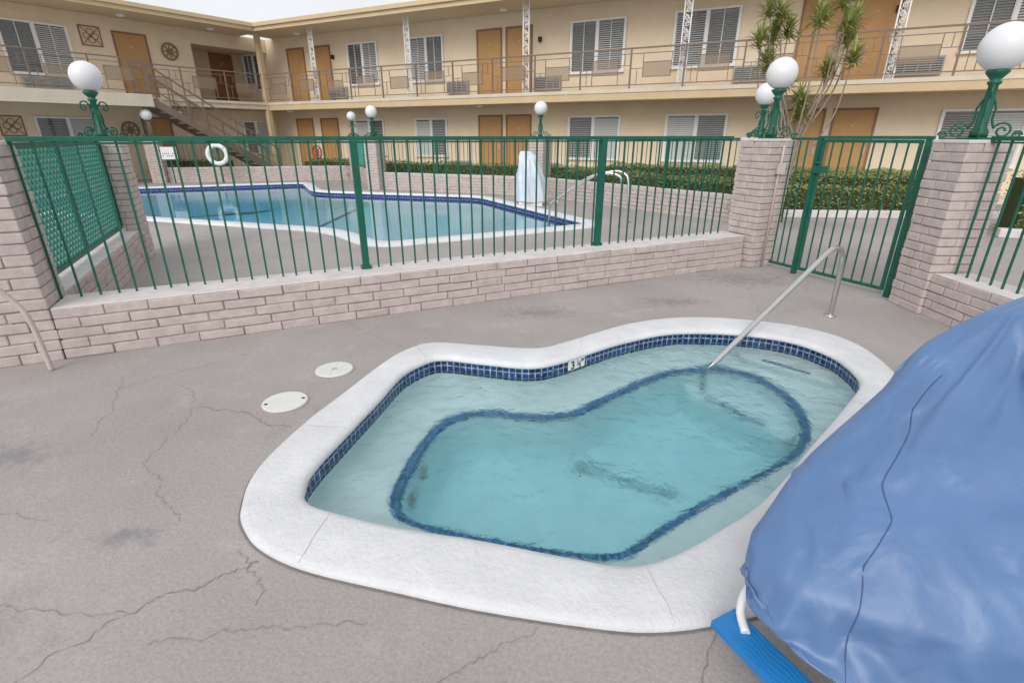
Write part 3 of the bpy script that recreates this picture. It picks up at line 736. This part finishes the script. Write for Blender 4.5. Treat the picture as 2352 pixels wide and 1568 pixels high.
for x in (-5.1,-6.6,-9.5): mb.box(x-.05,x+.05,-1.0,-.9,0,ST-.241,wRAIL)
n=16; x0,x1=-4.83,-.5
for i in range(n):
    x=x0+(x1-x0)*i/n; z=ST-(i+1)*ST/(n+1)
    mb.box(x,x+.30,-1.05,-.12,z-.05,z,wSLAB)
dx=(x1-x0)/n
for y in (-1.08,-.09): mb.beam((x0,y,ST-.22),(x1+.1,y,.0),.05,.24,wRAIL)
for y in (-1.08,-.09):
    mb.beam((x0,y,ST+.95),(x1,y,.95+.1),.045,.045,wRAIL); mb.beam((x0,y,ST+.20),(x1,y,.30),.022,.022,wRAIL); mb.beam((x0,y,ST+.55),(x1,y,.65),.02,.02,wRAIL)
    for i in range(0,n+1,2):
        x=x0+dx*i; z=ST-(ST-.1)*i/n; mb.box(x-.017,x+.017,y-.017,y+.017,z-.15,z+.95,wRAIL)
mb.box(-.55,-.47,-1.12,-1.04,0,1.1,wRAIL)
mb.obj('left_wing',MATS,motel,LC,LW)

# ------------------------------------------------------------------ poolside objects
lr=empty('life_ring',(-10.25,18.95,.95),.25)
mb=MB(); mb.tube([(.30*math.cos(a),0,.30*math.sin(a)) for a in [i*math.pi/14 for i in range(28)]],.075,12,0,True)
for k in range(4):
    a=math.pi/4+k*math.pi/2; mb.tube([((.30+.08*math.cos(t))*math.cos(a),.08*math.sin(t),(.30+.08*math.cos(t))*math.sin(a)) for t in [i*math.pi/5 for i in range(10)]],.012,5,1,True)
mb.obj('ring',[M_white,M_blind],lr)
mb=MB(); mb.box(-.03,.03,.09,.14,-.95,.45); mb.box(-.06,.06,-.0,.09,.20,.24); mb.obj('post',[M_green],lr)
mb=MB(); mb.box(-.24,.24,0,.01,-.20,.20,0)
for k in range(2):
    for q in range(7):
        if (q+k*3)%5!=4: mb.box(-.20+.058*q,-.165+.058*q,-.003,-.0005,-.03-.075*k,.005-.075*k,1)
mb.box(-.02,.02,.011,.04,-1.0,.22,2)
mb.obj('notice_sign',[M_white,M_red,M_green],None,(-11.8,18.75,1.0),.35)
mb=MB(); wheel(mb,0,0,0,.24,0); mb.box(-.02,.02,.03,.05,-.75,.0,0); mb.obj('wagon_wheel_ornament',[M_red],None,(*ab(-16.7,16.0),.95),RW)
mb=MB()
mb.tube(cat([(1.95,9.45,0),(1.95,9.45,.4),(1.95,9.47,.78),(1.88,9.50,.90),(1.70,9.56,.93),(1.45,9.66,.86),(.80,9.90,.42),(.72,9.93,.28),(.70,9.94,-.2)],6,False),.022,10)
mb.obj('pool_handrail',[M_steel])
mb=MB()
mb.tube(cat([(2.25,9.95,0),(2.2,10.0,.4),(2.18,10.05,.78),(2.1,10.1,.90),(1.9,10.15,.93),(1.45,10.3,.80),(.95,10.5,.42),(.90,10.5,.28),(.88,10.5,-.2)],6,False),.022,10)
mb.obj('pool_handrail',[M_steel])

# ------------------------------------------------------------------ covered lifts
def cover(name,rings,mats,loc=(0,0,0),amp=.02,seam=None,n=14,creases=(),shrink=0.,lin=.5,sim=False):
    e=empty(name,loc)
    def mixc(ctrl,nn,closed):
        c=cat(ctrl,nn,closed); P=[Vector(p) for p in ctrl]; k=len(P); out=[]
        for i,v in enumerate(c):
            s_=i//nn; t=(i%nn)/nn
            if closed: l=P[s_%k].lerp(P[(s_+1)%k],t)
            else: l=P[min(s_,k-1)].lerp(P[min(s_+1,k-1)],t)
            out.append(v*(1-lin)+l*lin)
        return out
    cols=[mixc(r,n,True) for r in rings]
    N_=len(cols[0]); m_=12
    rows=[mixc([c[a] for c in cols],m_,False) for a in range(N_)]
    nr=len(rows[0]); mb=MB(); mc=MB()
    def S(u,h): return rows[int(round(u*n))%N_][int(round(h*(nr-1)))]
    cr=[(S(*a),S(*b),w,A) for a,b,w,A in creases]
    cen=[sum((rows[q][k] for q in range(0,N_,5)),Vector())/len(range(0,N_,5)) for k in range(nr)]
    for k in range(nr):
        for a in range(N_):
            p=rows[a][k]; h=k/(nr-1); c=cen[k]
            d=Vector((p.x-c.x,p.y-c.y,.3*(c-p).length)).normalized(); th=2*math.pi*a/N_
            w=amp*(1-h*.55)*(math.sin(th*5+h*3)*.6+.35*math.sin(th*13+h*5)+.5*math.sin(h*9+th*2.0))-shrink
            for A_,B_,wd,am in cr:
                ab_=B_-A_; t=max(0,min(1,(p-A_).dot(ab_)/ab_.length_squared)); q=A_+ab_*t; ds=(p-q).length
                if ds<wd: w+=am*(1-ds/wd)**1.3*(.35+.65*math.sin(math.pi*min(1,max(0,.12+.8*t))))
            mb.v.append(tuple(p+d*w)); mc.v.append(tuple(p+d*(min(w,0)*.8-.05)))
    for k in range(nr-1):
        for a in range(N_):
            b=(a+1)%N_; mb.face([k*N_+a,k*N_+b,(k+1)*N_+b,(k+1)*N_+a],0,True); mc.face([k*N_+a,k*N_+b,(k+1)*N_+b,(k+1)*N_+a],0,True)
    mb.face([(nr-1)*N_+a for a in range(N_)],0,True); mc.face([(nr-1)*N_+a for a in range(N_)],0,True)
    o=mb.obj('cover',mats,e)
    if sim:
        # drape real slack fabric over the lift's bulk, then keep the settled mesh
        t0=time.time()
        body=mc.obj('drape_form',mats,e)
        body.modifiers.new('col','COLLISION'); body.collision.thickness_outer=.006; body.collision.cloth_friction=30
        vg=o.vertex_groups.new(name='pin')
        for k in range(nr):
            h=k/(nr-1)
            if h>.93 or k<1: vg.add([k*N_+a for a in range(N_)],1.,'REPLACE')
        cm=o.modifiers.new('cloth','CLOTH'); s=cm.settings
        s.quality=7; s.mass=.35; s.tension_stiffness=30; s.compression_stiffness=30; s.shear_stiffness=12; s.bending_stiffness=.12
        s.tension_damping=8; s.compression_damping=8; s.shear_damping=8; s.air_damping=2
        s.vertex_group_mass='pin'; s.shrink_min=-.095
        cm.collision_settings.collision_quality=3; cm.collision_settings.distance_min=.006
        cm.point_cache.frame_start=1; cm.point_cache.frame_end=60
        for fr in range(1,37): scene.frame_set(fr)
        dg=bpy.context.evaluated_depsgraph_get(); ev=o.evaluated_get(dg); m2=ev.to_mesh()
        co=[v.co.copy() for v in m2.vertices]
        ev.to_mesh_clear()
        o.modifiers.remove(cm); bpy.data.objects.remove(body,do_unlink=True); scene.frame_set(1)
        mv=max((co[i]-Vector(mb.v[i])).length for i in range(len(co)))
        if len(co)==len(mb.v) and mv<.5 and mv==mv:
            for i,c in enumerate(co): o.data.vertices[i].co=c
            mb.v=[tuple(c) for c in co]
        print('CLOTH time',time.time()-t0,'max move',mv)
    s=o.modifiers.new('s','SUBSURF'); s.levels=1; s.render_levels=1
    if seam:
        for u0,u1,h0,h1 in seam:
            pts=[]
            for i in range(60):
                t=i/59; u=(u0+(u1-u0)*t)*n; k=(h0+(h1-h0)*t)*(nr-1)
                ia=int(u);fa=u-ia;ik=min(int(k),nr-2);fk=k-ik
                g=lambda a,kk: Vector(mb.v[kk*N_+a%N_])
                pts.append((g(ia,ik)*(1-fa)+g(ia+1,ik)*fa)*(1-fk)+(g(ia,ik+1)*(1-fa)+g(ia+1,ik+1)*fa)*fk)
            ms=MB(); ms.tube(pts,.0018,6,0); ms.obj('seam',[M_seam],e)
    return e
rings=[
 [(.73,1.22,.34),(.73,1.05,.27),(.98,.92,.12),(1.4,.79,.08),(1.9,.76,.08),(2.25,.95,.2),(2.25,1.5,.3),(1.4,1.55,.33)],
 [(.715,1.28,.40),(.75,1.07,.39),(.98,.93,.38),(1.38,.78,.38),(1.9,.73,.4),(2.25,1,.45),(2.2,1.5,.45),(1.45,1.6,.45)],
 [(.89,1.41,.55),(.94,1.20,.56),(1.11,1.10,.57),(1.43,.96,.58),(1.88,.91,.6),(2.2,1.1,.6),(2.15,1.55,.6),(1.55,1.62,.58)],
 [(1.04,1.48,.65),(1.09,1.34,.68),(1.22,1.25,.71),(1.5,1.15,.73),(1.87,1.10,.76),(2.12,1.2,.78),(2.1,1.6,.76),(1.6,1.66,.7)],
 [(1.23,1.54,.83),(1.26,1.47,.84),(1.35,1.40,.85),(1.56,1.34,.87),(1.87,1.29,.90),(2.07,1.35,.94),(2.02,1.62,.94),(1.65,1.67,.88)],
 [(1.36,1.58,.96),(1.41,1.52,.97),(1.51,1.48,.97),(1.66,1.45,1.0),(1.87,1.43,1.04),(2.02,1.48,1.08),(1.97,1.63,1.08),(1.68,1.65,1.02)],
 [(1.62,1.58,1.06),(1.64,1.55,1.06),(1.70,1.53,1.07),(1.8,1.51,1.12),(1.9,1.51,1.17),(1.97,1.55,1.20),(1.93,1.62,1.20),(1.78,1.63,1.12)],
]
cre=[((0,.42),(1.3,.44),.07,.034),((1.3,.44),(2.3,.5),.06,.028),((2.3,.5),(3.8,.5),.08,.038),
((0.2,.35),(1.6,.37),.07,-.030),((1.6,.38),(3.8,.42),.08,-.036),
((0,.45),(1.3,.29),.045,.024),((0,.5),(1.6,.62),.05,.024),((0,.17),(1.6,.06),.05,.026),((0,.14),(1.5,.22),.045,-.022),((.3,.02),(1.7,.3),.045,.024),
((.7,0),(.95,.3),.05,-.022),((1.3,0),(1.45,.28),.05,-.026),((1.7,.0),(1.75,.3),.05,.028),((2.4,0),(2.2,.35),.07,-.036),((2.8,0),(2.65,.38),.07,.038),((3.3,0),(3.1,.4),.07,-.03),
((0,.74),(1.6,.78),.045,.022),((0,.85),(2,.7),.05,-.020),((1,.98),(1.8,.55),.05,.026),((2.5,.95),(2.1,.52),.06,-.028),((3,.9),(3.2,.5),.07,.034),((2.0,.9),(2.9,.55),.045,.026),
((.0,.3),(.8,.18),.04,.016),((1.5,.55),(3.6,.72),.06,-.024),((2.2,.25),(3.9,.15),.07,.028),((1.9,.33),(2.9,.08),.05,.024),((3.0,.35),(3.9,.28),.05,-.022)]
lift=cover('covered_pool_lift',rings,[M_blue],amp=.006,seam=[(1.85,1.5,.02,.72)],creases=cre,shrink=.014,sim=True)
mb=MB()
a=Vector((.632,1.178)); d=Vector((.44,-.90)).normalized(); n=Vector((-d.y,d.x)); w=.105
mb.boxp([(*a,.10),(*(a+d*.6),.10),(*(a+d*.6+n*w),.10),(*(a+n*w),.10),(*a,.126),(*(a+d*.6),.126),(*(a+d*.6+n*w),.126),(*(a+n*w),.126)],0)
for k in range(6):
    o=.012+k*.016
    mb.tube([(*(a+d*(i*.59/60+.005)+n*(o+.004*math.sin(i*.55+k*.6))),.126) for i in range(60)],.002,5,0)
mb.obj('footrest',[M_bplast],lift,bevel=.004)
mb=MB()
mb.tube(cat([(.72,1.13,.13),(.73,1.20,.15),(.77,1.23,.22),(.88,1.20,.30),(.98,1.15,.33)],5,False),.014,10)
mb.tube([(.98,1.20,.25),(1.3,1.25,.28),(1.75,1.25,.3)],.02,8); mb.tube([(1.75,1.25,0),(1.75,1.25,.6)],.05,12); mb.box(1.5,2.1,.98,1.48,.0,.10)
mb.obj('frame',[M_white],lift)
r2=[[(math.cos(t)*rx+cx,math.sin(t)*ry,z) for t in [k*math.pi/4 for k in range(8)]] for (rx,ry,z,cx) in ((.38,.34,.10,.05),(.37,.33,.35,.04),(.34,.30,.62,.0),(.27,.25,.85,-.03),(.23,.20,1.02,-.04),(.20,.13,1.10,-.06),(.10,.08,1.22,-.12))]
l2=cover('covered_pool_lift',r2,[M_blue2],loc=(.42,12.75,0),amp=.03,creases=[((5.5,0),(5.8,.7),.12,.06),((6.3,0),(6.0,.8),.12,-.07),((4.6,.1),(5.5,.9),.12,.05),((7,.0),(6.6,.6),.12,.05)])
mb=MB(); mb.box(-.25,.3,-.25,.25,0,.1); mb.tube([(0,0,.1),(0,0,1.0)],.04,8); mb.obj('base',[M_white],l2)
mb=MB(); mb.lathe((10.75,10.9,0),[(.07,0),(.07,.5),(.05,.55),(.01,.57)],14); mb.obj('bollard',[M_yellow])

# ------------------------------------------------------------------ light, sky, camera
w=bpy.data.worlds.new('World'); scene.world=w; w.use_nodes=True; nt=w.node_tree
bg=nt.nodes['Background']; sky=nt.nodes.new('ShaderNodeTexSky'); sky.sky_type='NISHITA'; sky.sun_disc=False
el=math.radians(36); az=math.radians(200)
sky.sun_elevation=el; sky.sun_rotation=az; sky.dust_density=5.; sky.air_density=1.2
hs=nt.nodes.new('ShaderNodeHueSaturation'); hs.inputs['Saturation'].default_value=.35; hs.inputs['Value'].default_value=1.1
cl=nt.nodes.new('ShaderNodeMix'); cl.data_type='RGBA'
tcw=nt.nodes.new('ShaderNodeTexCoord'); cn=nt.nodes.new('ShaderNodeTexNoise'); cn.inputs['Scale'].default_value=2.2; cn.inputs['Detail'].default_value=6
nt.links.new(tcw.outputs['Generated'],cn.inputs['Vector'])
cr_=ramp(nt,cn.outputs[0],[(.3,(.68,.68,.68)),(.7,(.94,.94,.94))])
nt.links.new(cr_.outputs[0],cl.inputs[0])
nt.links.new(sky.outputs[0],hs.inputs['Color']); nt.links.new(hs.outputs[0],cl.inputs[6]); cl.inputs[7].default_value=(6.4,6.55,6.8,1)
nt.links.new(cl.outputs[2],bg.inputs['Color']); bg.inputs['Strength'].default_value=.15
sd=bpy.data.lights.new('sun','SUN'); sd.energy=1.45; sd.angle=math.radians(35); sd.color=(1,.97,.93)
so=bpy.data.objects.new('sun',sd); scene.collection.objects.link(so)
dirv=Vector((math.sin(az)*math.cos(el),math.cos(az)*math.cos(el),math.sin(el)))
so.rotation_euler=dirv.to_track_quat('Z','Y').to_euler()
cd=bpy.data.cameras.new('camera'); cd.lens=18; cd.sensor_width=36; cd.clip_end=600; cd.clip_start=.05
co=bpy.data.objects.new('camera',cd); scene.collection.objects.link(co); co.location=(0,0,1.55); co.rotation_euler=(math.radians(90-21.85),0,0)
scene.camera=co
scene.view_settings.view_transform='Standard'; scene.view_settings.look='None'; scene.view_settings.exposure=0
